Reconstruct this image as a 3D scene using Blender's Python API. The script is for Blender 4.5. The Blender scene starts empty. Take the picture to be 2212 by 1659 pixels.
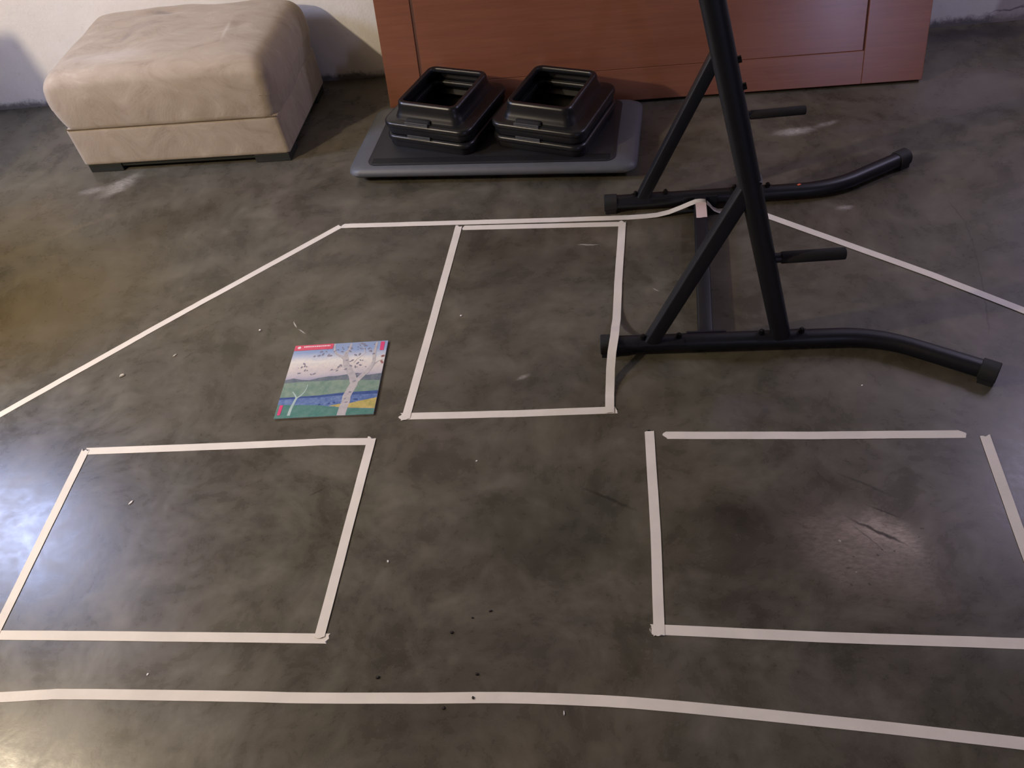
import bpy, bmesh, math, random
from mathutils import Vector, Matrix, noise
random.seed(7)
SC = bpy.context.scene
COL = SC.collection
PI = math.pi

# ------------------------------------------------------------------ objects
def tag(o, label=None, cat=None, group=None, kind=None):
    if label: o['label'] = label
    if cat: o['category'] = cat
    if group: o['group'] = group
    if kind: o['kind'] = kind
    return o

def empty(name, loc=(0, 0, 0), rz=0.0):
    o = bpy.data.objects.new(name, None)
    o.location = loc
    o.rotation_euler = (0, 0, rz)
    o.empty_display_size = .1
    COL.objects.link(o)
    return o

def mesh_obj(name, bm, mats, parent=None, smooth=None, bevel=None):
    me = bpy.data.meshes.new(name)
    bmesh.ops.recalc_face_normals(bm, faces=bm.faces)
    bm.to_mesh(me)
    bm.free()
    if not isinstance(mats, (list, tuple)): mats = [mats]
    for m in mats: me.materials.append(m)
    o = bpy.data.objects.new(name, me)
    COL.objects.link(o)
    if parent is not None: o.parent = parent
    if bevel:
        b = o.modifiers.new('bevel', 'BEVEL')
        b.width = bevel; b.segments = 3; b.limit_method = 'ANGLE'
        b.angle_limit = math.radians(35)
    if smooth is not None:
        for p in me.polygons: p.use_smooth = True
        me.set_sharp_from_angle(angle=math.radians(smooth))
    return o

def add_box(bm, lo, hi, M=None, mat=0):
    vs = []
    for x in (lo[0], hi[0]):
        for y in (lo[1], hi[1]):
            for z in (lo[2], hi[2]):
                v = Vector((x, y, z))
                if M is not None: v = M @ v
                vs.append(bm.verts.new(v))
    for f in ((0, 1, 3, 2), (4, 6, 7, 5), (0, 4, 5, 1), (2, 3, 7, 6), (0, 2, 6, 4), (1, 5, 7, 3)):
        fc = bm.faces.new([vs[i] for i in f]); fc.material_index = mat

def add_loft(bm, rings, closed=False, cap0=True, cap1=True, mat=0):
    vr = [[bm.verts.new(p) for p in r] for r in rings]
    n = len(vr[0])
    pairs = list(zip(vr[:-1], vr[1:]))
    if closed: pairs.append((vr[-1], vr[0]))
    for a, b in pairs:
        for i in range(n):
            f = bm.faces.new((a[i], a[(i + 1) % n], b[(i + 1) % n], b[i])); f.material_index = mat
    if not closed:
        if cap0: bm.faces.new(vr[0][::-1]).material_index = mat
        if cap1: bm.faces.new(vr[-1]).material_index = mat

def frames(path):
    P = [Vector(p) for p in path]
    T = []
    for i in range(len(P)):
        a = P[max(i - 1, 0)]; b = P[min(i + 1, len(P) - 1)]
        T.append((b - a).normalized())
    return P, T

def add_tube(bm, path, radius, n=24, up=(0, 0, 1), power=None, rad2=None, mat=0):
    """round (or superelliptic, with power) tube along a path; radius may be a list"""
    P, T = frames(path)
    rings = []
    for i, (p, t) in enumerate(zip(P, T)):
        s = t.cross(Vector(up))
        if s.length < 1e-4: s = t.cross(Vector((1, 0, 0)))
        s.normalize(); u = s.cross(t).normalized()
        r = radius[i] if isinstance(radius, (list, tuple)) else radius
        r2 = rad2 if rad2 else r
        ring = []
        for k in range(n):
            a = 2 * PI * k / n
            c, d = math.cos(a), math.sin(a)
            if power:
                c = math.copysign(abs(c) ** power, c); d = math.copysign(abs(d) ** power, d)
            ring.append(p + s * (r * c) + u * (r2 * d))
        rings.append(ring)
    add_loft(bm, rings, mat=mat)

def rrect(w, d, r, z, n=7, cx=0, cy=0):
    r = max(min(r, w / 2 - .001, d / 2 - .001), .0005)
    pts = []
    for (sx, sy, a0) in ((1, 1, 0), (-1, 1, PI / 2), (-1, -1, PI), (1, -1, 1.5 * PI)):
        for k in range(n + 1):
            a = a0 + PI / 2 * k / n
            pts.append(Vector((cx + sx * (w / 2 - r) + r * math.cos(a), cy + sy * (d / 2 - r) + r * math.sin(a), z)))
    return pts

# ---------------------------------------------------------------- materials
class NT:
    def __init__(s, name):
        s.m = bpy.data.materials.new(name); s.m.use_nodes = True
        s.t = s.m.node_tree; s.n = s.t.nodes; s.l = s.t.links
        s.b = s.n['Principled BSDF']
        s._tc = None
    def node(s, typ, **kw):
        nd = s.n.new(typ)
        for k, v in kw.items(): setattr(nd, k, v)
        return nd
    def link(s, a, b): s.l.new(a, b)
    def co(s):
        if s._tc is None: s._tc = s.node('ShaderNodeTexCoord')
        return s._tc.outputs['Object']
    def mapping(s, src, loc=(0, 0, 0), rot=(0, 0, 0), sc=(1, 1, 1)):
        m = s.node('ShaderNodeMapping'); s.link(src, m.inputs[0])
        m.inputs['Location'].default_value = loc; m.inputs['Rotation'].default_value = rot
        m.inputs['Scale'].default_value = sc
        return m.outputs[0]
    def noise(s, scale, detail=4, rough=.55, src=None, dist=0.0, color=False):
        n = s.node('ShaderNodeTexNoise'); s.link(src or s.co(), n.inputs['Vector'])
        n.inputs['Scale'].default_value = scale; n.inputs['Detail'].default_value = detail
        n.inputs['Roughness'].default_value = rough; n.inputs['Distortion'].default_value = dist
        return n.outputs['Color' if color else 'Fac']
    def ramp(s, fac, stops, interp='LINEAR'):
        r = s.node('ShaderNodeValToRGB'); s.link(fac, r.inputs[0]); e = r.color_ramp.elements
        r.color_ramp.interpolation = interp
        while len(e) < len(stops): e.new(.5)
        for el, (p, c) in zip(e, stops):
            el.position = p
            el.color = (*c, 1) if isinstance(c, (tuple, list)) else (c, c, c, 1)
        return r.outputs[0]
    def mix(s, fac, a, b, mode='MIX'):
        m = s.node('ShaderNodeMix', data_type='RGBA', blend_type=mode)
        for sock, v in ((m.inputs[0], fac), (m.inputs[6], a), (m.inputs[7], b)):
            if hasattr(v, 'links'): s.link(v, sock)
            elif isinstance(v, (int, float)): sock.default_value = v if sock == m.inputs[0] else (v, v, v, 1)
            else: sock.default_value = (*v, 1)
        return m.outputs[2]
    def math(s, op, a, b=0.0, clamp=False):
        m = s.node('ShaderNodeMath', operation=op); m.use_clamp = clamp
        for i, v in enumerate((a, b)):
            if hasattr(v, 'links'): s.link(v, m.inputs[i])
            else: m.inputs[i].default_value = v
        return m.outputs[0]
    def remap(s, v, a, b, c=0.0, d=1.0):
        m = s.node('ShaderNodeMapRange'); m.interpolation_type = 'SMOOTHSTEP'
        s.link(v, m.inputs[0])
        for i, x in enumerate((a, b, c, d)): m.inputs[i + 1].default_value = x
        return m.outputs[0]
    def blob(s, src, x, y, rx, ry, rot=0.0, inner=.2):
        """soft elliptical mark at a fixed place on the surface"""
        m = s.node('ShaderNodeMapping', vector_type='TEXTURE'); s.link(src, m.inputs[0])
        m.inputs['Location'].default_value = (x, y, 0); m.inputs['Rotation'].default_value = (0, 0, rot)
        m.inputs['Scale'].default_value = (rx, ry, 1)
        sp = s.node('ShaderNodeSeparateXYZ'); s.link(m.outputs[0], sp.inputs[0])
        a = s.math('MULTIPLY', sp.outputs[0], sp.outputs[0]); b = s.math('MULTIPLY', sp.outputs[1], sp.outputs[1])
        r = s.math('SQRT', s.math('ADD', a, b))
        return s.remap(r, 1.0, inner)
    def bump(s, h, strength=.3, dist=.01):
        b = s.node('ShaderNodeBump'); b.inputs['Strength'].default_value = strength
        b.inputs['Distance'].default_value = dist; s.link(h, b.inputs['Height'])
        s.link(b.outputs[0], s.b.inputs['Normal'])
    def set(s, **kw):
        for k, v in kw.items():
            i = s.b.inputs[k.replace('_', ' ')]
            if hasattr(v, 'links'): s.link(v, i)
            elif isinstance(v, (tuple, list)): i.default_value = (*v, 1) if len(v) == 3 else v
            else: i.default_value = v
        return s

def simple(name, col, rough=.5, bump=None, var=.12, scale=30, spec=.5, metal=0.0):
    t = NT(name)
    f = t.noise(scale, 5)
    c2 = tuple(min(1, c * (1 + var)) for c in col); c1 = tuple(c * (1 - var) for c in col)
    t.set(Base_Color=t.ramp(f, [(.3, c1), (.7, c2)]), Roughness=rough, Metallic=metal)
    t.b.inputs['Specular IOR Level'].default_value = spec
    if bump: t.bump(t.noise(bump[0], 3), bump[1], .002)
    return t.m

def concrete():
    t = NT('polished_concrete')
    warp = t.noise(1.3, 3, color=True)
    w = t.node('ShaderNodeVectorMath', operation='MULTIPLY_ADD')
    t.link(warp, w.inputs[0]); w.inputs[1].default_value = (.35, .35, 0); 
    base = t.node('ShaderNodeVectorMath', operation='ADD'); t.link(t.co(), base.inputs[0]); base.inputs[1].default_value = (-.175, -.175, 0)
    t.link(base.outputs[0], w.inputs[2]); W = w.outputs[0]
    big = t.noise(1.9, 5, .55, src=W)
    mid = t.noise(6.5, 6, .56, src=W, dist=.4)
    fine = t.noise(34, 5, .6, src=W)
    grain = t.noise(260, 3, .7)
    streak = t.noise(2.4, 7, .6, src=t.mapping(W, rot=(0, 0, .45), sc=(1.0, 4.0, 1)), dist=.8)
    v = t.math('ADD', t.math('MULTIPLY', big, .26), t.math('MULTIPLY', mid, .33))
    mid2 = t.noise(16, 4, .5, src=t.mapping(W, loc=(3, 1, 0)), dist=.3)
    v = t.math('ADD', v, t.math('MULTIPLY', streak, .08)); v = t.math('ADD', v, t.math('MULTIPLY', mid2, .14))
    v = t.math('ADD', v, t.math('MULTIPLY', fine, .11))
    c = t.ramp(v, [(.37, (.042, .038, .027)), (.44, (.073, .067, .050)), (.50, (.104, .096, .073)), (.56, (.134, .124, .096)), (.63, (.180, .166, .132))])
    tint = t.noise(2.3, 4, .6, src=t.mapping(t.co(), loc=(5.3, 2.1, 0)))
    c = t.mix(t.ramp(tint, [(.38, 0.0), (.62, .55)]), c, (1.06, .96, 1.03), 'MULTIPLY')
    tint2 = t.noise(1.7, 4, .6, src=t.mapping(t.co(), loc=(1.3, 7.1, 0)))
    c = t.mix(t.ramp(tint2, [(.45, 0.0), (.68, .6)]), c, (1.02, 1.0, .80), 'MULTIPLY')
    c = t.mix(t.ramp(grain, [(.3, .0), (.75, .25)]), c, (.15, .137, .115))
    # warped coordinates for local marks
    wn = t.noise(9, 5, color=True)
    w2 = t.node('ShaderNodeVectorMath', operation='MULTIPLY_ADD'); t.link(wn, w2.inputs[0]); w2.inputs[1].default_value = (.16, .16, 0)
    b2 = t.node('ShaderNodeVectorMath', operation='ADD'); t.link(t.co(), b2.inputs[0]); b2.inputs[1].default_value = (-.08, -.08, 0)
    t.link(b2.outputs[0], w2.inputs[2]); S = w2.outputs[0]
    wn3 = t.noise(30, 3, color=True)
    w3 = t.node('ShaderNodeVectorMath', operation='MULTIPLY_ADD'); t.link(wn3, w3.inputs[0]); w3.inputs[1].default_value = (.014, .014, 0)
    b3 = t.node('ShaderNodeVectorMath', operation='ADD'); t.link(t.co(), b3.inputs[0]); b3.inputs[1].default_value = (-.007, -.007, 0)
    t.link(b3.outputs[0], w3.inputs[2]); S3 = w3.outputs[0]
    # broad tone patches in the cement, plus a dark strip at the wall base
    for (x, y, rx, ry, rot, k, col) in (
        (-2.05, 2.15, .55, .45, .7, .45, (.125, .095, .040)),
        (-2.45, 2.7, .30, .35, .3, .30, (.13, .095, .05)),
        (-1.80, 2.62, .45, .16, .5, .40, (.045, .034, .018)),
        (-.20, 1.20, .36, .24, .2, .40, (.038, .038, .028)),
        (.33, 1.15, .22, .16, .1, .40, (.036, .031, .026)),
        (-.25, 2.28, .34, .10, -.1, .35, (.045, .039, .028)),
        (-.35, 2.12, .28, .12, 0, .30, (.040, .033, .026)),
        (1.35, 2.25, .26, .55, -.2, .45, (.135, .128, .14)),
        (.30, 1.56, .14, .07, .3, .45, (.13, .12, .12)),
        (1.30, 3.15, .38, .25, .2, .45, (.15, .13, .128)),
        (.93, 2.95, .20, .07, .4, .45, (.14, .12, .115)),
        (-1.4, 1.2, .34, .26, 0, .25, (.115, .105, .095)),
        (-1.55, .72, .45, .22, .1, .12, (.15, .122, .098)),
        (.95, .85, .4, .35, 0, .3, (.055, .046, .043)),
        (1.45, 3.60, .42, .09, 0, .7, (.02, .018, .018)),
        (-.45, .72, .3, .12, 0, .2, (.055, .046, .04))):
        c = t.mix(t.math('MULTIPLY', t.blob(S, x, y, rx, ry, rot, .15), k), c, col)
    # scuffed, pale patches of bare cement
    scr = t.noise(46, 6, .75, src=t.mapping(S3, rot=(0, 0, .62), sc=(1, 2.6, 1)))
    scm = t.ramp(scr, [(.36, 0.0), (.62, 1.0)])
    for (x, y, rx, ry, rot, k, col) in (
        (.55, 1.12, .25, .18, -.5, .8, (.25, .205, .180)),
        (.60, 1.16, .13, .085, -.6, .8, (.42, .35, .31)),
        (.60, .98, .17, .10, .1, .45, (.15, .13, .095)),
        (-2.10, 2.93, .13, .055, .9, .75, (.42, .39, .35)),
        (-2.22, 2.90, .10, .035, .2, .60, (.36, .33, .30)),
        (.66, 2.955, .11, .035, .1, .95, (.46, .43, .40)),
        (.78, 2.99, .07, .02, .3, .6, (.40, .37, .35)),
        (-2.2, 2.62, .33, .022, .55, .6, (.17, .14, .10)),
        (.75, 2.46, .04, .018, .1, .8, (.40, .36, .34)),
        (-.315, 1.724, .03, .012, .5, .7, (.38, .35, .31)),
        (-1.177, 2.06, .16, .06, -.3, .35, (.13, .12, .10))):
        m = t.math('MULTIPLY', t.math('MULTIPLY', t.blob(S if rx > .12 else S3, x, y, rx, ry, rot, .1), k), t.math('ADD', t.math('MULTIPLY', scm, .75), .25))
        c = t.mix(m, c, col)
    # fine scratches, hair cracks (dark) and hairline white marks
    def seg(x0, y0, x1, y1, wd, k, col):
        nonlocal c
        L = math.hypot(x1 - x0, y1 - y0) / 2
        m = t.blob(S3, (x0 + x1) / 2, (y0 + y1) / 2, L, wd, math.atan2(y1 - y0, x1 - x0), .3)
        c = t.mix(t.math('MULTIPLY', m, k), c, col)
    dk = (.016, .012, .011); wh = (.50, .47, .43)
    seg(.50, 1.225, .665, 1.115, .006, .8, dk); seg(.56, 1.255, .66, 1.20, .004, .6, dk)
    seg(.52, 1.20, .60, 1.10, .003, .4, dk)
    rs = random.Random(11)
    for _ in range(12):
        a, b = rs.uniform(.47, .68), rs.uniform(1.02, 1.18); q, an = rs.uniform(.004, .012), rs.uniform(-1.2, .2)
        seg(a, b, a + q * math.cos(an), b + q * math.sin(an), rs.uniform(.002, .0045), .6, dk if rs.random() < .7 else wh)
    seg(.50, 1.36, .66, 1.26, .005, .45, dk)
    seg(-.16, 1.33, .03, 1.23, .006, .5, dk); seg(.10, 1.24, .40, 1.20, .05, .35, dk)
    ck = [(1.085, 2.45), (1.105, 2.34), (1.096, 2.22), (1.08, 2.10), (1.06, 1.98), (1.03, 1.84)]
    for a, b in zip(ck[:-1], ck[1:]):
        ex, ey = (b[0] - a[0]) * .35, (b[1] - a[1]) * .35
        seg(a[0] - ex, a[1] - ey, b[0] + ex, b[1] + ey, .0034, .40, dk)
    seg(-1.115, 2.025, -1.09, 1.985, .0035, .9, wh); seg(-1.09, 1.985, -1.05, 1.955, .003, .7, wh)
    seg(-.17, 2.345, -.08, 2.335, .004, .7, wh)
    pass
    seg(.04, 2.17, .10, 2.11, .02, .35, dk); seg(.08, 2.10, .11, 2.08, .003, .5, wh)
    seg(-1.46, 1.86, -1.42, 1.90, .004, .6, dk); seg(-1.65, 1.36, -1.58, 1.50, .004, .35, dk)
    seg(-.89, 1.30, -.84, 1.34, .004, .5, dk)
    rough = t.ramp(t.math('ADD', t.math('MULTIPLY', mid, .6), t.math('MULTIPLY', fine, .4)), [(.35, .23), (.65, .36)])
    t.set(Base_Color=c, Roughness=rough)
    t.b.inputs['Specular IOR Level'].default_value = .27
    t.bump(t.math('ADD', t.math('MULTIPLY', mid, .7), t.math('MULTIPLY', fine, .3)), .15, .004)
    return t.m

def plaster(name, grime=True):
    t = NT(name)
    if not grime:
        t.set(Base_Color=t.ramp(t.noise(3.0, 6, .6), [(.3, (.20, .185, .17)), (.7, (.27, .25, .23))]), Roughness=.85)
        return t.m
    f = t.noise(3.0, 6, .6)
    c = t.ramp(f, [(.3, (.80, .77, .73)), (.7, (.89, .865, .83))])
    f2 = t.noise(26, 5, .7)
    c = t.mix(t.ramp(f2, [(.62, 0.0), (.78, .35)]), c, (.45, .40, .36))
    if grime:
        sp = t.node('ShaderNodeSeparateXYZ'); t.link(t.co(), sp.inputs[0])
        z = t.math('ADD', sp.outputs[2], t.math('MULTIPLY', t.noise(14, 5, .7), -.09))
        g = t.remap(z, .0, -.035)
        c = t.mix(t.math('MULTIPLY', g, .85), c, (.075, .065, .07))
        # greyer patch low on the far right
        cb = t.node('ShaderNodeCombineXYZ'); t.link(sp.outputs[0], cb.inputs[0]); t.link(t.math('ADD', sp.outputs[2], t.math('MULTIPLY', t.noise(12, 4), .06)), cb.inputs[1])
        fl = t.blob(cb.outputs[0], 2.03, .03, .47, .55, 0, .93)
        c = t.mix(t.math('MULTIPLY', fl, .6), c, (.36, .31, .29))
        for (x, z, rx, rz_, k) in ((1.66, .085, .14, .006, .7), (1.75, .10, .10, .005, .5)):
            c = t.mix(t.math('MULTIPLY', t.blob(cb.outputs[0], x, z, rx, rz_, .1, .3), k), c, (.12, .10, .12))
    t.set(Base_Color=c, Roughness=.85)
    t.bump(t.math('ADD', t.noise(7, 6, .6), t.math('MULTIPLY', t.noise(60, 4, .6), .25)), .35, .012)
    return t.m

def wood():
    t = NT('reddish_brown_veneer')
    g = t.noise(6, 8, .62, src=t.mapping(t.co(), sc=(.5, 9, 9)), dist=.4)
    g2 = t.noise(40, 5, .6, src=t.mapping(t.co(), sc=(.35, 8, 8)))
    b = t.noise(1.6, 4, .5)
    v = t.math('ADD', t.math('MULTIPLY', g, .45), t.math('ADD', t.math('MULTIPLY', g2, .2), t.math('MULTIPLY', b, .35)))
    c = t.ramp(v, [(.33, (.175, .066, .038)), (.5, (.215, .083, .047)), (.68, (.255, .102, .057))])
    t.set(Base_Color=c, Roughness=t.ramp(b, [(.3, .20), (.7, .27)]))
    t.b.inputs['Specular IOR Level'].default_value = .5
    t.bump(g2, .06, .001)
    return t.m

def suede():
    t = NT('beige_suede')
    nap = t.noise(5.5, 7, .68, src=t.mapping(t.co(), rot=(0, 0, .5), sc=(1, 2.2, 1)), dist=1.1)
    fine = t.noise(120, 4, .6)
    c = t.ramp(nap, [(.30, (.28, .220, .160)), (.47, (.37, .300, .225)), (.60, (.40, .330, .252)), (.75, (.49, .415, .325))])
    # brushed-down nap marks on the cushion top, and its lit front shoulder painted pale
    for (x, y, rx, ry, rot, k, col) in ((-.10, .185, .085, .024, -.35, .75, (.185, .155, .14)), (-.185, -.01, .030, .062, -.1, .6, (.21, .178, .155)),
                                        (-.14, .06, .10, .05, .3, .35, (.24, .20, .175)), (.268, -.05, .014, .115, .10, .6, (.56, .50, .43)),
                                        (-.20, -.17, .30, .055, .0, .4, (.54, .50, .45)), (.10, -.02, .10, .04, .6, .3, (.50, .45, .38))):
        c = t.mix(t.math('MULTIPLY', t.blob(t.mapping(t.co(), loc=(0, 0, 0)), x, y, rx, ry, rot, .1), k), c, col)
    c = t.mix(t.ramp(fine, [(.4, 0.0), (.8, .3)]), c, (.40, .34, .28))
    t.set(Base_Color=c, Roughness=.95, Sheen_Weight=.25, Sheen_Roughness=.5)
    t.b.inputs['Specular IOR Level'].default_value = .1
    t.bump(t.math('ADD', t.math('MULTIPLY', nap, .8), t.math('MULTIPLY', fine, .1)), .25, .012)
    return t.m

def tape_mat(name, col=(.73, .682, .605)):
    t = NT(name)
    f = t.noise(9, 4); g = t.noise(90, 4, src=t.mapping(t.co(), sc=(1, 1, 1)))
    c = t.ramp(f, [(.35, tuple(x * .93 for x in col)), (.65, tuple(min(1, x * 1.03) for x in col))])
    t.set(Base_Color=c, Roughness=.72)
    t.b.inputs['Specular IOR Level'].default_value = .3
    t.bump(t.math('ADD', g, t.math('MULTIPLY', t.noise(22, 3, dist=1.0), .6)), .25, .002)
    return t.m

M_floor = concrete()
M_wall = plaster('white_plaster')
M_side = plaster('plain_plaster', False)
M_wood = wood()
M_groove = simple('dark_groove_edge', (.10, .035, .02), .6)
M_suede = suede()
M_plinth = simple('black_plinth', (.022, .024, .020), .6)
M_seam = simple('seam_shadow_cord', (.12, .085, .045), .9)
M_black = simple('black_plastic', (.0085, .0085, .010), .32, bump=(420, .08), spec=.5)
M_mat = simple('black_ribbed_mat', (.011, .0115, .014), .5, bump=(400, .4))
M_grey = simple('grey_plastic', (.085, .090, .103), .5, bump=(200, .2), var=.06)
M_lip = simple('grey_worn_lip', (.06, .06, .062), .5)
M_steel = simple('dark_blue_grey_powder_coat', (.0055, .0065, .010), .42, bump=(500, .15), var=.08)
M_cap = simple('black_rubber', (.010, .010, .010), .7, bump=(200, .3))
M_grip = simple('black_foam_grip', (.008, .007, .008), .85, bump=(350, .5))
M_bolt = simple('black_bolt_metal', (.012, .011, .011), .35, metal=.6)
M_tape = tape_mat('masking_tape')
M_tape2 = tape_mat('pinkish_tape', (.70, .55, .50))
M_white = simple('white_chip', (.82, .80, .76), .7)
M_beigechip = simple('beige_chip', (.50, .46, .38), .8)
M_dark = simple('dark_crumb', (.02, .014, .01), .8)
M_orange = simple('orange_flake', (.75, .16, .08), .6)

# ------------------------------------------------------------------- setting
def struct(name, lo, hi, mat):
    bm = bmesh.new(); add_box(bm, lo, hi)
    return tag(mesh_obj(name, bm, mat), kind='structure')
X0, X1, Y0, Y1, ZC = -3.6, 3.6, -2.6, 3.68, 2.55
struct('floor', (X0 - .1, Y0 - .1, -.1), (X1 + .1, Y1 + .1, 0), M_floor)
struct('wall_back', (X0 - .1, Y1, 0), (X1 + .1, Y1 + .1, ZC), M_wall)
struct('wall_right', (X1, Y0, 0), (X1 + .1, Y1, ZC), M_side)
struct('wall_front', (X0 - .1, Y0 - .1, 0), (X1 + .1, Y0, ZC), M_side)
struct('ceiling', (X0 - .1, Y0 - .1, ZC), (X1 + .1, Y1 + .1, ZC + .1), M_side)
# left wall with a window opening
bm = bmesh.new()
wy0, wy1, wz0, wz1 = 1.85, 2.75, 1.15, 1.95
add_box(bm, (X0 - .1, Y0, 0), (X0, wy0, ZC)); add_box(bm, (X0 - .1, wy1, 0), (X0, Y1, ZC))
add_box(bm, (X0 - .1, wy0, 0), (X0, wy1, wz0)); add_box(bm, (X0 - .1, wy0, wz1), (X0, wy1, ZC))
tag(mesh_obj('wall_left', bm, M_side), kind='structure')
bm = bmesh.new()
for lo, hi in (((X0 - .08, wy0, wz0), (X0 - .02, wy0 + .05, wz1)), ((X0 - .08, wy1 - .05, wz0), (X0 - .02, wy1, wz1)),
               ((X0 - .08, wy0 + .05, wz0), (X0 - .02, wy1 - .05, wz0 + .05)), ((X0 - .08, wy0 + .05, wz1 - .05), (X0 - .02, wy1 - .05, wz1))):
    add_box(bm, lo, hi)
tag(mesh_obj('window_1', bm, M_white), kind='structure')

# ------------------------------------------------------- leaning door leaf
def build_panel():
    s = .3; L = math.sqrt(1 + s * s)
    r = empty('door_leaf', (0, 3.257, 0), math.radians(-1.03))
    tag(r, 'large reddish brown wooden door leaf lying on its long side, leaning on the white wall', 'door')
    th = math.atan(s)
    # local: x along, w up the slope, t outward (towards the room)
    wv = Vector((0, math.sin(th), math.cos(th))); tv = Vector((0, -math.cos(th), math.sin(th)))
    M = Matrix(((1, 0, 0, 0), (0, tv.y, wv.y, 0), (0, tv.z, wv.z, .0135), (0, 0, 0, 1)))
    xl, xr, top, T = -.974, 1.186, 1.30, .042
    def part(name, x0, x1, w0, w1, t0, t1, mat=M_wood, bev=.002):
        bm = bmesh.new(); add_box(bm, (x0, t0, w0), (x1, t1, w1), M)
        # keep coordinates along the board for the grain
        return mesh_obj(name, bm, mat, r, bevel=bev)
    part('stile', xl, -.826, 0, top, -T, 0)
    part('stile', .957, xr, 0, top, -T, 0)
    part('rail', -.826, .957, 0, .126, -T, 0)
    part('rail', -.826, .957, 1.14, top, -T, 0)
    part('inset_panel', -.8135, .951, .1268, 1.132, -.0065 - .02, -.0010)
    bm = bmesh.new(); add_box(bm, (-.826, -.0070, .126), (.957, -.0040, 1.14), M)
    mesh_obj('groove_backing', bm, M_groove, r)
    return r
build_panel()

# ------------------------------------------------------------------ ottoman
def rounded_block(name, size, r, div, mat, parent, crown=0.0, amp=0.0, seed=0.0, taper=0.0, fn=None):
    sx, sy, sz = size
    bm = bmesh.new()
    bmesh.ops.create_cube(bm, size=1.0)
    bmesh.ops.subdivide_edges(bm, edges=bm.edges[:], cuts=div, use_grid_fill=True)
    for v in bm.verts:
        # spread grid lines towards the edges
        q = Vector([math.sin(c * PI * .93) / math.sin(.465 * PI) * .5 if abs(c) < .5 else c for c in v.co])
        p = Vector((q.x * sx, q.y * sy, q.z * sz))
        core = Vector((max(-sx / 2 + r, min(sx / 2 - r, p.x)), max(-sy / 2 + r, min(sy / 2 - r, p.y)), max(-sz / 2 + r, min(sz / 2 - r, p.z))))
        d = p - core
        if d.length > 1e-6:
            p = core + d.normalized() * r
        if crown and p.z > 0:
            p.z += crown * (1 - (2 * p.x / sx) ** 2) * (1 - (2 * p.y / sy) ** 2)
        if amp:
            n1 = noise.noise(Vector((p.x * 4 + seed, p.y * 4, p.z * 4)))
            n2 = noise.noise(Vector((p.x * 11 + seed, p.y * 11, p.z * 11 + 3)))
            nn = d.normalized() if d.length > 1e-6 else Vector((0, 0, 1 if p.z > 0 else -1))
            p += nn * amp * (n1 + .45 * n2)
        if fn: p = fn(p)
        v.co = p
    return mesh_obj(name, bm, mat, parent, smooth=60)

def build_ottoman():
    cx, cy = -1.820, 3.314
    r = empty('ottoman', (cx, cy, 0), math.radians(-1.5))
    tag(r, 'beige suede ottoman with a thick soft cushion top and black plinth, standing against the wall', 'ottoman')
    W, D = .938, .585
    b = rounded_block('base', (W, D, .176), .012, 14, M_suede, r)
    b.location = (0, 0, .037 + .088)
    def shape(p):
        # bulging cushion, fuller at the sides than at the bottom, soft sunken edges
        z = (p.z + .100) / .24
        f = 1 + .024 * math.sin(max(0, min(1, z)) * PI * .9)
        g = 1 + .024 * math.sin(max(0, min(1, z)) * PI * .9) - .02 * max(0, z - .6)
        f += (.034 if p.x < 0 else .012) * math.sin(max(0, min(1, z)) * PI * .9)
        q = Vector((p.x * f, p.y * g, p.z))
        # the two front corners sag a little
        c = max(0, abs(p.x) / (W / 2) - .72) / .28
        if p.z > 0: q.z -= .022 * c * c
        # shallow crease across the top
        if p.z > .05:
            q.z += .006 * math.exp(-((p.x - .268) / .014) ** 2) * math.exp(-((p.y + .05) / .10) ** 2)
            q.z -= .011 * math.exp(-((p.x + .10) / .09) ** 2 - ((p.y - .185) / .028) ** 2)
            q.z -= .008 * math.exp(-((p.x + .185) / .035) ** 2 - ((p.y + .01) / .06) ** 2)
        return q
    c = rounded_block('cushion', (W + .006, D + .004, .280), .056, 44, M_suede, r, crown=.016, amp=.0085, seed=2.3, fn=shape)
    c.location = (0, 0, .171 + .140)
    bm = bmesh.new()
    h = (W / 2 + .0002, D / 2 + .0002)
    add_tube(bm, [(-h[0] + .008, -h[1], .2115), (h[0] - .004, -h[1], .2115)], .0030, 8)
    mesh_obj('seam', bm, M_seam, r, smooth=60)
    bm = bmesh.new(); add_box(bm, (-W / 2 + .015, -D / 2 + .012, .020), (W / 2 - .015, D / 2 - .012, .040))
    mesh_obj('plinth', bm, M_plinth, r, bevel=.002)
    for sx in (-1, 1):
        for sy in (-1, 1):
            bm = bmesh.new()
            x0, x1 = sorted((sx * (W / 2 - .010), sx * (W / 2 - .165)))
            y0, y1 = sorted((sy * (D / 2 - .006), sy * (D / 2 - .115)))
            add_box(bm, (x0, y0, 0), (x1, y1, .0375))
            mesh_obj('foot', bm, M_plinth, r, bevel=.003)
    return r
build_ottoman()

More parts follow.
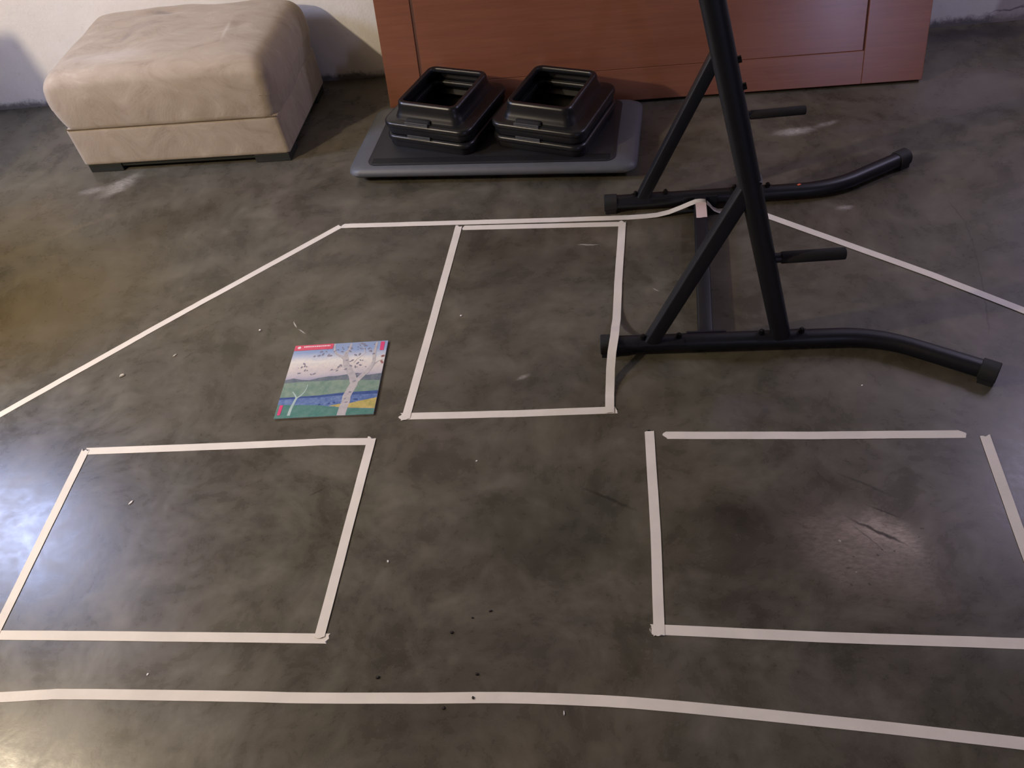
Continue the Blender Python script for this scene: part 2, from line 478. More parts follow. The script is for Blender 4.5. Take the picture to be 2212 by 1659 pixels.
# added cupboard shape, unseen: it shades the wall and floor beside the ottoman
def build_shadow_caster():
    r = empty('shadow_caster', (-3.21, 2.38, 0))
    tag(r, 'added brown cupboard shape with two doors, out of view, casting the shadow left of the ottoman', 'shadow_caster')
    bm = bmesh.new(); add_box(bm, (-.335, -.215, .05), (.324, .215, 1.12)); mesh_obj('body', bm, M_wood, r, bevel=.003)
    bm = bmesh.new(); add_box(bm, (-.34, -.22, 1.12), (.342, .22, 1.145)); mesh_obj('top', bm, M_wood, r, bevel=.003)
    bm = bmesh.new(); add_box(bm, (-.32, -.20, 0), (.30, .20, .05)); mesh_obj('plinth', bm, M_plinth, r)
    for y in (-.214, .002):
        bm = bmesh.new(); add_box(bm, (.3245, y, .06), (.340, y + .212, 1.11)); d = mesh_obj('caster_door', bm, M_wood, r, bevel=.002)
        bm = bmesh.new(); ky = -.02 if y < 0 else .02
        add_tube(bm, [(.340, ky, .62), (.350, ky, .62), (.356, ky, .62), (.362, ky, .62)], [.004, .004, .010, .008], 14, up=(0, 0, 1)); mesh_obj('knob', bm, M_bolt, d, smooth=40)
build_shadow_caster()

# ------------------------------------------------------------- aerobic step
def build_step():
    r = empty('step_platform', (-.486, 2.990, 0), math.radians(-5.2))
    tag(r, 'long low grey exercise step platform with a black mat top, beside the door leaf', 'exercise step')
    L, D = 1.130, .488
    prof = [(.050, .030), (.020, .030), (.006, .034), (.000, .043), (.003, .054), (.012, .064), (.022, .0705), (.030, .0725)]
    bm = bmesh.new()
    rings = []
    for ins, z in prof:
        kx = 1.0 + (1.35 if z > .055 else 0) * (z - .055) / .0175   # long ends slope more gently
        rings.append(rrect(L - 2 * ins * kx, D - 2 * ins, .048 - .3 * ins, z, 8))
    add_loft(bm, rings)
    mesh_obj('platform', bm, M_grey, r, smooth=50)
    bm = bmesh.new()
    rings = [rrect(L - .160, D - .056, .035, .0715, 8), rrect(L - .160, D - .056, .035, .0748, 8), rrect(L - .166, D - .062, .033, .0765, 8)]
    add_loft(bm, rings)
    for k in range(9):      # raised ribs running along the mat
        y = -D / 2 + .038 + k * .004
        add_box(bm, (-L / 2 + .10, y, .0764), (L / 2 - .10, y + .0018, .0773))
    mesh_obj('mat_top', bm, M_mat, r, smooth=50)
    for sx in (-1, 1):
        for sy in (-1, 1):
            bm = bmesh.new()
            add_loft(bm, [rrect(.10, .06, .02, 0, 4, sx * (L / 2 - .14), sy * (D / 2 - .085)), rrect(.11, .07, .02, .031, 4, sx * (L / 2 - .14), sy * (D / 2 - .085))])
            mesh_obj('foot', bm, M_cap, r, smooth=40)
    return r
build_step()

def build_riser(name):
    r = empty(name)
    W, D, H = .386, .382, .050
    rw, rd = .268, .298
    hw, hd = .224, .252
    bm = bmesh.new()
    R = [  # outer skin upwards, then the inside downwards: an open-centred shell
        rrect(W - .020, D - .020, .042, .000), rrect(W - .014, D - .014, .044, .006), rrect(W - .014, D - .014, .044, .024),
        rrect(W - .002, D - .002, .048, .030), rrect(W, D, .050, .036), rrect(W - .002, D - .002, .049, .043), rrect(W - .010, D - .010, .046, .048),
        rrect(W - .024, D - .024, .040, H), rrect(rw + .044, rd + .044, .040, H + .001),
        rrect(rw + .030, rd + .030, .040, H + .004), rrect(rw + .022, rd + .022, .038, H + .012), rrect(rw + .016, rd + .016, .036, H + .020),
        rrect(rw + .008, rd + .008, .036, H + .026), rrect(rw + .002, rd + .002, .036, H + .046),
        rrect(rw, rd, .036, H + .056), rrect(rw - .004, rd - .004, .034, H + .062), rrect(rw - .014, rd - .014, .030, H + .066),
        rrect(hw + .006, hd + .006, .020, H + .065), rrect(hw, hd, .018, H + .060), rrect(hw, hd, .018, H + .050),
        rrect(rw - .002, rd - .002, .030, H + .046), rrect(rw + .006, rd + .006, .030, H - .004),
        rrect(W - .030, D - .030, .036, H - .006), rrect(W - .110, D - .110, .030, .004), rrect(W - .110, D - .110, .030, .000)]
    add_loft(bm, R, closed=True)
    mesh_obj('body', bm, M_black, r, smooth=40)
    # hand slot on the front shoulder
    bm = bmesh.new()
    y = -rd / 2 - .014
    add_loft(bm, [rrect(.112, .030, .010, H + .0005, 4, -.030, y), rrect(.106, .026, .010, H + .012, 4, -.030, y), rrect(.096, .018, .008, H + .0145, 4, -.030, y)])
    mesh_obj('hand_slot', bm, M_cap, r, smooth=40)
    bm = bmesh.new()
    add_box(bm, (-.084, y - .023, H + .0005), (.018, y - .0165, H + .0075)); add_box(bm, (-.080, y - .031, H + .0005), (.022, y - .026, H + .0045))
    tag(mesh_obj('slot_lip', bm, M_lip, r, bevel=.001), 'grey worn lip of the hand slot')
    return r
def copy_tree(o):
    c = o.copy(); COL.objects.link(c)
    for ch in list(o.children):
        d = ch.copy(); COL.objects.link(d); d.parent = c
    return c
riser = build_riser('riser_block')
g = 'black plastic risers stacked in pairs on the step'
SP = .0560
for i, (x, y, rz, z, lab) in enumerate((
    (-.681, 3.058, -20.7, .0785, 'lower black plastic riser block of the left pair, resting on the step mat'),
    (-.681, 3.058, -20.7, .0785 + SP, 'upper black plastic riser block of the left pair, with an open rectangular centre'),
    (-.248, 2.988, -21.6, .0785, 'lower black plastic riser block of the right pair, resting on the step mat'),
    (-.248, 2.988, -21.6, .0785 + SP, 'upper black plastic riser block of the right pair, nearest the exercise rack'))):
    o = riser if i == 0 else copy_tree(riser)
    o.location = (x, y, z); o.rotation_euler = (0, 0, math.radians(rz))
    tag(o, lab, 'riser block', g)

# ----------------------------------------------------------- exercise rack
def build_rack():
    r = empty('exercise_rack', (.24, 2.17, 0))
    tag(r, 'dark blue grey steel exercise rack with leaning uprights, curved floor feet and foam grip pegs', 'exercise rack')
    off = Vector((.24, 2.17, 0))
    def P(*a): return [Vector(p) - off for p in a]
    def put(name, bm, mat, smooth=40, bevel=None, parent=None): return mesh_obj(name, bm, mat, parent or r, smooth=smooth, bevel=bevel)
    def arc(pts, n=9):
        # round the corner at pts[1]
        a, b, c = [Vector(p) for p in pts]; out = []
        for k in range(n + 1):
            t = k / n; out.append(a * (1 - t) ** 2 + b * 2 * t * (1 - t) + c * t * t)
        return out
    zf = .032
    feet = (((-.078, 1.817, zf), (.60, 1.809, zf), (.70, 1.807, zf), (.79, 1.757, zf), (.985, 1.644, zf)),
            ((-.062, 2.530, zf), (.60, 2.530, zf), (.70, 2.530, zf), (.79, 2.575, zf), (.995, 2.692, zf)))
    for f in feet:
        path = [Vector(f[0]), (Vector(f[0]) + Vector(f[1])) / 2] + arc(f[1:4], 8) + [Vector(f[4])]
        bm = bmesh.new(); add_tube(bm, P(*path),   .0245, 28, power=.86)
        ft = put('foot_tube', bm, M_steel)
        for a, b in ((Vector(f[1]), Vector(f[0])), (Vector(f[3]), Vector(f[4]))):
            d = (b - a).normalized(); e = b + d * .004
            bm = bmesh.new()
            add_tube(bm, P(e - d * .046, e - d * .045, e - d * .002, e), [.0265, .029, .029, .0265], 28, power=.86)
            q = e - d * .022 - off
            Mx = Matrix.Translation(q) @ Matrix.Rotation(math.atan2(d.y, d.x), 4, 'Z')
            add_box(bm, (-.020, -.025, -.032), (.018, .025, -.012), Mx)
            put('rubber_cap', bm, M_cap)
    # floor crossbar
    bm = bmesh.new(); add_tube(bm, P((.230, 1.838, .029), (.2685, 2.505, .029)), .0225, 16, power=.35, rad2=.0215)
    put('crossbar', bm, M_steel, bevel=None)
    for yy, xx in ((1.835, .231), (2.507, .2685)):
        bm = bmesh.new(); Mx = Matrix.Translation(Vector((xx, yy, 0)) - off)
        add_box(bm, (-.058, -.004, .010), (.058, .004, .052), Mx); put('joint_plate', bm, M_steel, bevel=.002)
    # uprights, braces, plates, bolts
    top = 1.62
    for k, yy in enumerate((1.810, 2.530)):
        xb = .446 if k == 0 else .450
        sl = -.2415
        U = lambda z: (xb + sl * (z - .03), yy, z)
        bm = bmesh.new(); add_tube(bm, P(U(.052), U(.5), U(1.0), U(top)), .0275, 28, up=(0, 1, 0), power=.84)
        put('upright', bm, M_steel)
        bm = bmesh.new(); add_tube(bm, P((.070, yy, .050), (.323, yy, .600)), .0208, 16, up=(0, 1, 0), power=.3, rad2=.0205)
        put('brace', bm, M_steel)
        # saddle plates on the foot tube
        for cx, w in ((.098, .066), (.442, .070)):
            bm = bmesh.new(); n = 10; ring = []
            for sgn in (-1, 1):
                rr = []
                for j in range(n + 1):
                    a = math.radians(35 + 110 * j / n)
                    rr.append((cx + sgn * w, math.cos(a), math.sin(a)))
                ring.append(rr)
            out = []
            for sgn_i in range(2):
                outer = [Vector((x, yy + .0275 * c, zf + .0275 * s)) - off for (x, c, s) in ring[sgn_i]]
                inner = [Vector((x, yy + .0250 * c, zf + .0250 * s)) - off for (x, c, s) in ring[sgn_i]][::-1]
                out.append(outer + inner)
            add_loft(bm, out)
            pl = put('saddle_plate', bm, M_steel)
            for bx in (cx - w + .014, cx + w - .014):
                bm = bmesh.new()
                add_tube(bm, P((bx, yy, zf + .026), (bx, yy, zf + .030)), .0095, 20)
                add_tube(bm, P((bx, yy, zf + .030), (bx, yy, zf + .038)), .0075, 6)
                add_tube(bm, P((bx, yy, zf + .038), (bx, yy, zf + .041)), [.0055, .004], 12)
                mesh_obj('bolt', bm, M_bolt, pl, smooth=30)
        # bolts on the outer side of the upright
        for zb in (.90, .835):
            u = Vector(U(zb)) + Vector((.026, 0, .006)); bm = bmesh.new()
            add_tube(bm, P(u, u + Vector((.008, 0, .002))), .008, 12, up=(0, 1, 0)); put('bolt', bm, M_bolt, smooth=30)
        # gusset where the brace meets the upright
        # foam covered peg
        zg = .338
        x0 = U(zg)[0]
        bm = bmesh.new(); add_tube(bm, P((x0 + .01, yy, zg), (x0 + .06, yy, zg)), .0135, 20)
        peg = put('peg', bm, M_steel)
        e = .578 if k == 0 else .592
        s0 = .412 if k == 0 else .418
        bm = bmesh.new()
        rr = [.015, .0165, .0165, .0165, .0155, .011]; xs = [s0, s0 + .003, s0 + .08, e - .006, e - .002, e]
        if k == 1: rr = [.013, .0145, .0145, .0145, .0135, .010]
        add_tube(bm, P(*[(x, yy, zg + .003 * (x - s0) / .17) for x in xs]), rr, 24)
        mesh_obj('foam_grip', bm, M_grip, peg, smooth=40)
    U = lambda z: (.446 - .2415 * (z - .03), z)
    xt, zt = U(top - .03)
    bm = bmesh.new(); add_tube(bm, P((xt, 1.81, zt), (xt, 2.53, zt)), .019, 20); put('top_bar', bm, M_steel)
    return r
build_rack()

# -------------------------------------------------------------- tape strips
TW = .0256
def ribbon(path, wd=TW, z0=.0004, th=.0007, ends=(1, 1), seed=0, dense=.02, rag=.008):
    rnd = random.Random(seed)
    P = [Vector(p if len(p) == 3 else (p[0], p[1], 0)) for p in path]
    # resample
    Q = [P[0]]
    for a, b in zip(P[:-1], P[1:]):
        n = max(1, int((b - a).length / dense))
        for k in range(1, n + 1): Q.append(a.lerp(b, k / n))
    NL = 6
    rag *= 1.7
    e0 = [rnd.uniform(-1, 1) * rag for _ in range(NL + 1)]; e1 = [rnd.uniform(-1, 1) * rag for _ in range(NL + 1)]
    def smooth_list(e):
        return [(e[max(i - 1, 0)] + 2 * e[i] + e[min(i + 1, NL)]) / 4 for i in range(NL + 1)]
    e0, e1 = smooth_list(e0), smooth_list(e1)
    bm = bmesh.new(); rings = []
    for i, p in enumerate(Q):
        a = Q[max(i - 1, 0)]; b = Q[min(i + 1, len(Q) - 1)]
        t = (b - a); t2 = Vector((t.x, t.y, 0)).normalized(); s = Vector((-t2.y, t2.x, 0))
        jig = (noise.noise(Vector((i * .23, seed * 3.1, 0)))) * .0006
        row = []
        for k in range(NL + 1):
            l = (k / NL - .5) * wd
            e = 0
            if i == 0 and ends[0]: e = -e0[k]
            if i == len(Q) - 1 and ends[1]: e = e1[k]
            lift = 0
            if noise.noise(Vector((i * .11 + 9, seed * 1.7, 0))) > .45: lift = .0006 * abs(math.sin(i * 1.9 + k * .5))
            row.append(p + s * (l + jig) + t2 * e + Vector((0, 0, z0 + lift)))
        rings.append([v + Vector((0, 0, th)) for v in row] + [v for v in row[::-1]])
    add_loft(bm, rings)
    return bm
def strip(path, label, group, z=1, seed=0, mat=None, name='tape_strip', **kw):
    o = mesh_obj(name, ribbon(path, z0=.0003 + z * .0009, seed=seed, **kw), mat or M_tape, smooth=50)
    return tag(o, label, 'tape', group)
def catmull(pts, n=8):
    P = [Vector((*p, 0)) for p in pts]; out = []
    for i in range(len(P) - 1):
        a, b, c, d = P[max(i - 1, 0)], P[i], P[i + 1], P[min(i + 2, len(P) - 1)]
        for k in range(n):
            t = k / n
            out.append(.5 * ((2 * b) + (c - a) * t + (2 * a - 5 * b + 4 * c - d) * t * t + (3 * b - a - 3 * c + d) * t ** 3))
    out.append(P[-1]); return out

GO, GC, GL, GR = 'tape outline around the exercise area', 'tape rectangle beside the rack', 'tape rectangle at lower left', 'tape rectangle at lower right'
strip(catmull([(-1.80, .716), (-1.533, .732), (-1.415, .740), (-1.334, .7425), (-.944, .743), (-.754, .742), (-.502, .745), (-.317, .749), (-.136, .747), (.057, .737), (.406, .707), (.697, .678), (.95, .650)]),
      'long gently curved strip of masking tape crossing the whole floor nearest the viewer', GO, 0, 1)
strip([(-2.28, 1.385), (-1.579, 2.053), (-1.053, 2.538)], 'long straight diagonal strip of masking tape on the left, below the ottoman', GO, 0, 2)
top_pts = [(-1.054, 2.5355, 0), (-.609, 2.511, 0), (-.242, 2.490, 0), (0.016, 2.478, 0), (.077, 2.478, .0005), (.118, 2.478, .003), (.159, 2.478, .012), (.199, 2.478, .028), (.232, 2.478, .043), (.250, 2.478, .0500), (.267, 2.478, .0510), (.284, 2.478, .0480), (.297, 2.478, .034), (.312, 2.478, .014), (.330, 2.480, .002), (.36, 2.483, 0), (.405, 2.486, 0)]
strip(top_pts, 'long masking tape strip behind the middle rectangle, lifting over the crossbar of the rack', GO, 1, 3, dense=.012)
strip([(.395, 2.512), (.494, 2.435), (.935, 2.093), (1.22, 1.852)], 'straight diagonal strip of masking tape on the right, running away from the rack upright', GO, 2, 4)
strip([(.2662, 2.468, .0521), (.2650, 2.42, .0518), (.2635, 2.385, .0516)], 'short pinkish tape piece stuck lengthwise on the rack crossbar', None, 0, 5, M_tape2, wd=.036, rag=.002, name='tape_piece')

strip([(-.578, 2.4785), (.008, 2.4425)], 'back strip of the middle tape rectangle, parallel to the long outline strip', GC, 0, 11, rag=.005)
strip([(-.5955, 2.492), (-.627, 1.998), (-.655, 1.572)], 'left strip of the middle tape rectangle, right of the picture calendar', GC, 1, 12, rag=.006)
strip([(-.0035, 2.456, 0), (-0.0231, 2.15, 0), (-0.03, 2.0, 0.002), (-0.032, 1.95, .010), (-.0352, 1.9, .026), (-.0364, 1.86, .050), (-.0372, 1.838, .0605), (-.039, 1.815, .0630), (-.0426, 1.79, .0605), (-.0471, 1.765, .050), (-.0529, 1.72, .024), (-.0555, 1.68, .009), (-.0574, 1.64, .001), (-.0582, 1.570, 0)],
      'right strip of the middle tape rectangle, bridging over the near foot of the rack', GC, 2, 13, dense=.012, rag=.006)
strip([(-.672, 1.5845), (-.335, 1.581), (-.037, 1.5835)], 'front strip of the middle tape rectangle, nearest the viewer', GC, 0, 14, rag=.007)

strip([(-1.634, 1.485), (-1.228, 1.490), (-.887, 1.496), (-.735, 1.4925)], 'back strip of the lower left tape rectangle, just in front of the calendar', GL, 0, 21, rag=.006)
strip([(-1.6390, 1.490), (-1.6310, .885)], 'left strip of the lower left tape rectangle, in the bluish window reflection', GL, 1, 22, rag=.006)
strip([(-.7445, 1.503), (-.7635, .884)], 'right strip of the lower left tape rectangle, towards the middle of the floor', GL, 2, 23, rag=.005)
strip([(-1.70, .892), (-1.359, .891), (-1.013, .889), (-.745, .887)], 'front strip of the lower left tape rectangle, above the long curved strip', GL, 0, 24, rag=.008)

strip([(.050, 1.507), (.052, 1.175), (.047, .898)], 'left strip of the open cornered lower right tape rectangle, with a torn upper end', GR, 1, 31, rag=.005)
strip([(.089, 1.486), (.474, 1.472), (.858, 1.463)], 'separate back strip of the lower right tape rectangle, below the near rack foot', GR, 0, 32, rag=.007)
strip([(.908, 1.452), (.899, 1.126), (.896, .86)], 'right strip of the lower right tape rectangle, cut by the right picture edge', GR, 1, 33, rag=.005)
strip([(.033, .914), (.43, .896), (.823, .884), (.93, .882)], 'front strip of the lower right tape rectangle, nearest the curved strip', GR, 0, 34, rag=.006)

# ----------------------------------------------------------- wall calendar
def picture_mats():
    t = NT('printed_landscape')
    uv = t.node('ShaderNodeTexCoord').outputs['Generated']
    nz = t.noise(7, 5, .6, src=uv); nz2 = t.noise(30, 4, .6, src=uv)
    sp = t.node('ShaderNodeSeparateXYZ'); t.link(uv, sp.inputs[0])
    v = t.math('ADD', sp.outputs[1], t.math('MULTIPLY', t.math('SUBTRACT', nz, .5), .10))
    c = t.ramp(v, [(.50, (.34, .33, .44)), (.56, (.52, .48, .50)), (.66, (.66, .60, .55)), (.76, (.74, .71, .64)), (.82, (.50, .54, .62)), (.90, (.26, .36, .56)), (1.0, (.26, .34, .50))])
    c = t.mix(t.ramp(nz2, [(.45, 0.0), (.8, .3)]), c, (.30, .34, .46))
    t.set(Base_Color=c, Roughness=.35)
    def flat(name, a, b, s=9):
        q = NT(name); f = q.noise(s * 3.3, 5, .65)
        q.set(Base_Color=q.ramp(f, [(.35, a), (.65, b)]), Roughness=.35); return q.m
    return [t.m, flat('print_hill', (.10, .13, .18), (.17, .20, .22), 20), flat('print_green', (.14, .24, .19), (.24, .32, .25), 14), flat('print_lake', (.06, .12, .32), (.17, .25, .44), 20),
            flat('print_deep_lake', (.025, .06, .22), (.05, .10, .27), 18), flat('print_teal', (.055, .19, .16), (.11, .24, .20), 16), flat('print_yellow', (.35, .32, .10), (.60, .45, .14), 16),
            flat('print_bark', (.40, .38, .40), (.54, .50, .48), 24), flat('print_leaf', (.20, .19, .25), (.30, .28, .33), 20), flat('print_red', (.62, .07, .13), (.68, .11, .17), 10),
            flat('print_pink', (.66, .04, .16), (.72, .08, .22), 10), flat('print_white', (.80, .66, .66), (.85, .74, .73), 10), flat('print_rust', (.35, .14, .13), (.42, .2, .18), 10), flat('print_pale_bark', (.36, .48, .46), (.46, .56, .52), 10)]

PIC = {
'banner': [(0.0,1.0),(0.421,1.0),(0.419,0.923),(0.0,0.923)],
'pink1': [(0.925,0.987),(0.969,0.987),(0.971,0.862),(0.931,0.862)],
'pink2': [(0.025,0.17),(0.059,0.168),(0.054,0.039),(0.023,0.04)],
'hill': [(0,0.508),(0.084,0.53),(0.173,0.503),(0.259,0.492),(0.352,0.517),(0.453,0.533),(0.544,0.531),(0.646,0.546),(0.748,0.557),(0.806,0.543),(0.851,0.521),(1,0.538)],
'hillb': [(0,0.465),(0.179,0.475),(0.361,0.471),(0.568,0.473),(0.778,0.458),(1,0.441)],
'lake': [(0,0.27),(0.167,0.272),(0.399,0.278),(0.567,0.292),(0.668,0.299),(1.0,0.306)],
'laked': [(0,0.243),(0.172,0.25),(0.404,0.251),(0.607,0.263),(1.0,0.261)],
'shore': [(0,0.178),(0.19,0.164),(0.425,0.148),(0.551,0.122),(0.704,0.094),(1,0.069)],
'yel': [(0.529,0.132),(0.627,0.151),(0.747,0.156),(0.825,0.177),(1,0.213),(1.0,0.073),(0.772,0.091),(0.634,0.11)],
'leaves': [(0.136,0.679),(0.166,0.691),(0.155,0.725),(0.465,0.621),(0.524,0.605),(0.553,0.675),(0.532,0.658),(0.659,0.662),(0.709,0.644),(0.662,0.738),(0.758,0.664),(0.725,0.695),(0.684,0.813),(0.726,0.819),(0.612,0.619),(0.875,0.817),(0.241,0.829),(0.3,0.892),(0.329,0.851),(0.293,0.834),(0.391,0.826),(0.416,0.824),(0.358,0.887),(0.812,0.899),(0.532,0.873),(0.727,0.975),(0.77,0.942),(0.624,0.915),(0.84,0.858),(0.291,0.578),(0.181,0.633),(0.126,0.595),(0.257,0.571),(0.605,0.742),(0.733,0.443),(0.677,0.214),(0.698,0.168),(0.716,0.3)],
'red': [(0.969,0.775),(0.984,0.779),(0.972,0.703),(0.984,0.684)],
'dark': [(0.43,0.156),(0.527,0.163),(0.576,0.172),(0.801,0.2),(0.78,0.202)]}

def build_calendar():
    S = .308; TH = .0062
    r = empty('calendar', (-.913, 1.7445, 0), math.radians(1.3))
    tag(r, 'square wall calendar with watercolour of pale trees by a lake, flat on the floor', 'calendar')
    bm = bmesh.new(); add_box(bm, (-S / 2, -S / 2, .0008), (S / 2, S / 2, TH - .0012))
    mesh_obj('pages', bm, simple('calendar_paper', (.62, .60, .55), .7), r)
    bm = bmesh.new()
    h = S / 2 + .0008
    add_box(bm, (-h, -h, TH - .0011), (h, h, TH))
    layer = [0]
    def X(u, v, k): return Vector(((u - .5) * 2 * h, (v - .5) * 2 * h, TH + .00006 * k))
    def poly(pts, mat, k):
        f = bm.faces.new([bm.verts.new(X(u, v, k)) for u, v in pts]); f.material_index = mat
        bmesh.ops.triangulate(bm, faces=[f])
    def band(upper, lower, mat, k):
        us = sorted(set([p[0] for p in upper] + [p[0] for p in lower]))
        def at(L, u):
            for a, b in zip(L[:-1], L[1:]):
                if a[0] <= u <= b[0]: return a[1] + (b[1] - a[1]) * (u - a[0]) / max(1e-6, b[0] - a[0])
            return L[-1][1]
        for a, b in zip(us[:-1], us[1:]):
            f = bm.faces.new([bm.verts.new(X(u, v, k)) for u, v in ((a, at(lower, a)), (b, at(lower, b)), (b, at(upper, b)), (a, at(upper, a)))])
            f.material_index = mat
    def disc(u, v, ru, rv, mat, k, n=10, rot=0):
        pts = []
        for j in range(n):
            a = 2 * PI * j / n; x, y = ru * math.cos(a), rv * math.sin(a)
            pts.append((u + x * math.cos(rot) - y * math.sin(rot), v + x * math.sin(rot) + y * math.cos(rot)))
        poly(pts, mat, k)
    def limb(pts, w0, w1, mat, k):
        n = len(pts); L = []; Rr = []
        for i, (u, v) in enumerate(pts):
            a = pts[max(i - 1, 0)]; b = pts[min(i + 1, n - 1)]
            dx, dy = b[0] - a[0], b[1] - a[1]; q = math.hypot(dx, dy); w = (w0 + (w1 - w0) * i / (n - 1)) / 2
            L.append((u - dy / q * w, v + dx / q * w)); Rr.append((u + dy / q * w, v - dx / q * w))
        for i in range(n - 1):
            f = bm.faces.new([bm.verts.new(X(u, v, k)) for u, v in (L[i], Rr[i], Rr[i + 1], L[i + 1])]); f.material_index = mat
    band(PIC['hill'], PIC['hillb'], 1, 1)
    band(PIC['hillb'], PIC['lake'], 2, 1)
    band(PIC['lake'], PIC['laked'], 4, 1)
    band(PIC['laked'], PIC['shore'], 3, 1)
    band(PIC['shore'], [(0, 0), (1, 0)], 5, 1)
    poly(PIC['yel'], 6, 2)
    for u, v in PIC['dark']: disc(u, v, .014, .011, 4, 3)
    disc(.79, .535, .055, .018, 8, 2)
    # large tree
    limb([(.676, .002), (.682, .10), (.693, .18), (.690, .25), (.712, .33), (.733, .40), (.732, .44)], .088, .080, 7, 4)
    limb([(.732, .42), (.700, .52), (.655, .60), (.605, .69), (.588, .77), (.560, .80)], .075, .060, 7, 4.6)
    limb([(.590, .78), (.575, .85), (.605, .90), (.612, .985)], .045, .020, 7, 5.1)
    limb([(.575, .78), (.520, .81), (.470, .85), (.445, .90), (.432, .995)], .035, .013, 7, 5.6)
    limb([(.735, .42), (.790, .50), (.850, .58), (.888, .66), (.892, .73), (.882, .82), (.880, .90), (.885, .985)], .055, .020, 7, 6.1)
    limb([(.893, .66), (.94, .71), (.99, .73)], .018, .008, 7, 6.6)
    limb([(.683, .698), (.708, .753), (.787, .833), (.765, .90), (.72, .96)], .009, .005, 7, 7.1)
    limb([(.62, .63), (.56, .655), (.50, .62), (.44, .61)], .006, .004, 7, 7.6)
    # small tree
    limb([(.142, .03), (.147, .12), (.160, .19), (.176, .265)], .030, .022, 13, 4)
    limb([(.174, .255), (.150, .30), (.115, .345)], .018, .009, 13, 5.0)
    limb([(.174, .255), (.212, .285), (.238, .33), (.252, .38), (.256, .43)], .016, .006, 13, 5.5)
    rnd = random.Random(4)
    for u, v in PIC['leaves']:
        disc(u, v, rnd.uniform(.014, .021), rnd.uniform(.008, .012), 8, 9.0, 8, rnd.uniform(0, 3))
    for _ in range(34):
        a = rnd.uniform(0, 2 * PI); q = rnd.uniform(.02, .13); cu, cv = rnd.choice([(.66, .93), (.78, .93), (.72, .68), (.40, .86), (.56, .90), (.17, .62)])
        disc(min(.985, cu + q * math.cos(a)), min(.985, cv + q * math.sin(a) * .6), rnd.uniform(.007, .013), rnd.uniform(.005, .009), 8, 9.4, 7, rnd.uniform(0, 3))
    for u, v in PIC['red']: disc(u, v, .012, .015, 12, 9)
    poly(PIC['banner'], 9, 10); poly(PIC['pink1'], 10, 10); poly(PIC['pink2'], 10, 10)
    disc(.050, .966, .018, .018, 11, 11, 14)
    u = .10
    while u < .385:      # too small in the photo to be read: a line of tiny strokes
        w = rnd.uniform(.008, .02); f = bm.faces.new([bm.verts.new(X(a, b, 11)) for a, b in ((u, .966), (u + w, .966), (u + w, .982), (u, .982))]); f.material_index = 11
        u += w + .005
    mesh_obj('cover', bm, picture_mats(), r)
build_calendar()

# ----------------------------------------------------------- small debris
def chip(name, x, y, l, w, h, rot, mat, label, cat, grp=None, z=0.0):
    rnd = random.Random(int(abs(x) * 977 + abs(y) * 131))
    bm = bmesh.new(); n = 7; rings = []
    base = [(rnd.uniform(.75, 1.1)) for _ in range(n)]
    for s, zz in ((.9, 0.0002), (1.0, h * .45), (.72, h)):
        rings.append([Vector((l / 2 * s * base[k] * math.cos(2 * PI * k / n), w / 2 * s * base[k] * math.sin(2 * PI * k / n), zz)) for k in range(n)])
    add_loft(bm, rings)
    o = mesh_obj(name, bm, mat, smooth=30)
    o.location = (x, y, z); o.rotation_euler = (0, 0, rot)
    return tag(o, label, cat, grp)
GW = 'white flecks on the floor'
chip('white_fleck', -1.414, 1.294, .020, .007, .003, 1.0, M_white, 'elongated white fleck inside the lower left tape rectangle', 'debris', GW)
chip('white_fleck', -.628, 1.098, .009, .006, .003, 2.0, M_white, 'small white fleck right of the lower left tape rectangle', 'debris', GW)
chip('white_fleck', -1.220, 1.984, .010, .008, .004, .3, M_white, 'round white fleck behind the calendar, towards the ottoman', 'debris', GW)
chip('white_fleck', -.536, 2.009, .008, .007, .003, .3, M_white, 'tiny white fleck inside the middle tape rectangle', 'debris', GW)
chip('white_fleck', -.427, 1.413, .007, .005, .002, .3, M_white, 'tiny pale fleck in front of the middle tape rectangle', 'debris', GW)
chip('white_fleck', .642, 1.645, .006, .005, .002, .3, M_white, 'tiny white fleck below the bend of the near rack foot', 'debris', GW)
chip('white_fleck', -1.173, .793, .008, .006, .002, 1.3, M_white, 'tiny white fleck between the lower left rectangle and the curved strip', 'debris', GW)
chip('white_fleck', -.167, .717, .014, .003, .002, 1.7, M_white, 'thin whitish sliver in front of the long curved strip', 'debris', GW)
chip('concrete_chip', -1.644, 1.798, .022, .014, .005, .7, M_beigechip, 'pale concrete chip nearest the long left diagonal tape strip', 'debris')
chip('concrete_chip', -1.489, 1.882, .020, .007, .003, .8, M_beigechip, 'slim pale concrete chip between the diagonal tape and the calendar', 'debris')
GD = 'dark crumbs on the floor'
chip('dark_crumb', -.440, .904, .009, .008, .004, .4, M_dark, 'dark crumb level with the front of the lower left rectangle', 'debris', GD)
chip('dark_crumb', -.350, .960, .010, .006, .003, .4, M_dark, 'dark crumb farthest from the viewer in the middle floor', 'debris', GD)
chip('dark_crumb', -.393, .942, .006, .005, .003, .4, M_dark, 'tiny dark crumb between two larger crumbs mid floor', 'debris', GD)
chip('dark_crumb', -.601, .793, .010, .009, .004, .4, M_dark, 'round dark crumb behind the curved strip, leftmost of the crumbs', 'debris', GD)
chip('dark_crumb', -.369, .803, .009, .008, .004, .4, M_dark, 'round dark crumb behind the highest part of the curved strip', 'debris', GD)
chip('dark_crumb', -.437, .724, .009, .008, .003, .4, M_dark, 'dark crumb touching the near edge of the curved strip', 'debris', GD)
chip('dark_crumb', -.372, .7475, .006, .008, .003, .4, M_dark, 'dark crumb lying on top of the curved tape strip', 'debris', GD, z=.0012)
chip('orange_flake', .603, 2.528, .016, .010, .003, .2, M_orange, 'small orange flake lying on the far foot of the rack', 'debris', z=.0568)

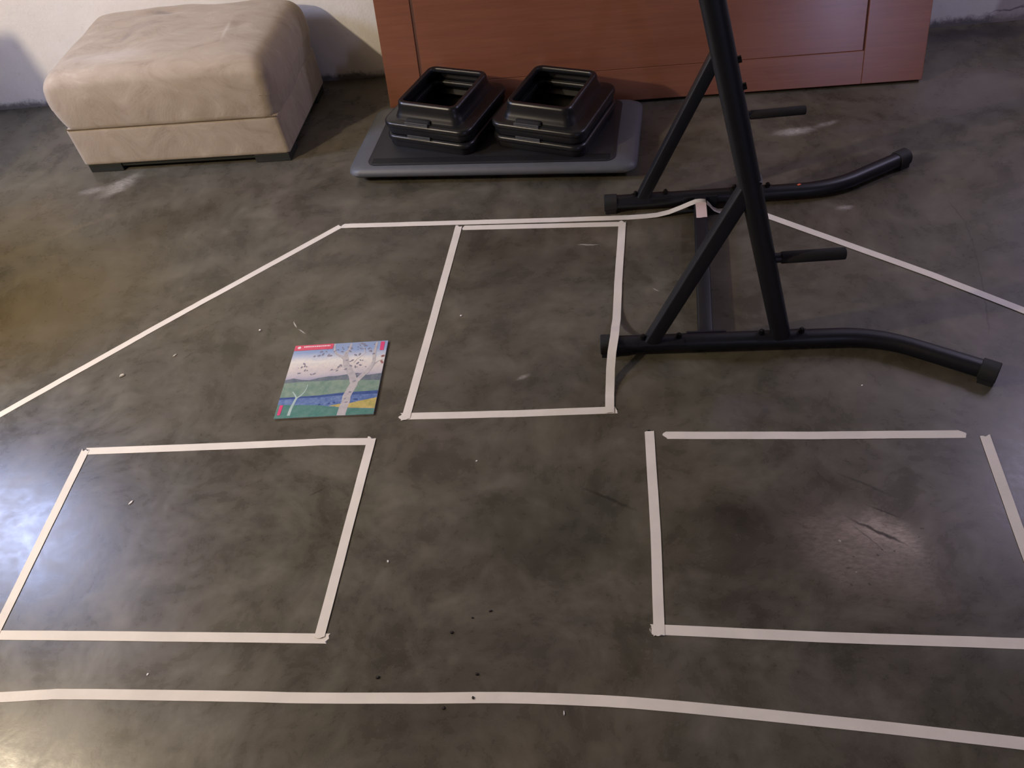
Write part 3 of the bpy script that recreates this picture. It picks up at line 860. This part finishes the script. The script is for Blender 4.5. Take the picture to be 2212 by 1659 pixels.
# ------------------------------------------------------------------- camera
f_px = 1832.0; pitch = math.radians(46.856); roll = math.radians(10.563); yaw = math.radians(11.550)
fw = Vector((0, math.cos(pitch), -math.sin(pitch))); rt = Vector((1, 0, 0)); dn = fw.cross(rt)
c_, s_ = math.cos(roll), math.sin(roll)
r2 = rt * c_ + dn * s_; d2 = rt * -s_ + dn * c_
Rz = Matrix.Rotation(yaw, 3, 'Z')
r2, d2, fw = Rz @ r2, Rz @ d2, Rz @ fw
cam = bpy.data.cameras.new('camera'); co = bpy.data.objects.new('camera', cam); COL.objects.link(co)
co.matrix_world = Matrix(((r2.x, -d2.x, -fw.x, 0), (r2.y, -d2.y, -fw.y, 0), (r2.z, -d2.z, -fw.z, 1.85), (0, 0, 0, 1)))
cam.sensor_width = 36; cam.lens = f_px / 2212 * 36; cam.clip_start = .02
SC.camera = co

# ------------------------------------------------------------------- lights
def point(name, loc, power, color, rad):
    l = bpy.data.lights.new(name, 'POINT'); l.energy = power; l.color = color; l.shadow_soft_size = rad
    o = bpy.data.objects.new(name, l); o.location = loc; COL.objects.link(o); return o
def area(name, loc, target, power, color, sx, sy):
    l = bpy.data.lights.new(name, 'AREA'); l.energy = power; l.color = color; l.shape = 'RECTANGLE'; l.size = sx; l.size_y = sy
    o = bpy.data.objects.new(name, l); o.location = loc
    o.rotation_euler = (Vector(target) - Vector(loc)).to_track_quat('-Z', 'Y').to_euler(); COL.objects.link(o); return o
point('warm_bulb', (-3.02, 1.10, 2.22), 212, (1.0, .83, .60), .05)
wd = area('window_daylight', (-3.57, 2.47, 1.85), (-1.9, 2.0, 0), 36, (.54, .63, 1.0), .50, .55)
wd.data.spread = math.radians(120)
point('violet_bulb', (2.40, 3.02, 2.30), 66, (.71, .66, 1.0), .14)
area('front_window', (2.1, -2.5, 1.12), (1.3, 3.5, .6), 16, (.56, .58, 1.0), .16, .45)
w = bpy.data.worlds.new('world'); SC.world = w; w.use_nodes = True
w.node_tree.nodes['Background'].inputs[0].default_value = (.55, .5, .6, 1); w.node_tree.nodes['Background'].inputs[1].default_value = .02

SC.view_settings.view_transform = 'Standard'
SC.view_settings.look = 'None'
SC.view_settings.exposure = 0.0
SC.view_settings.gamma = 1.0
SC.view_settings.use_curve_mapping = False
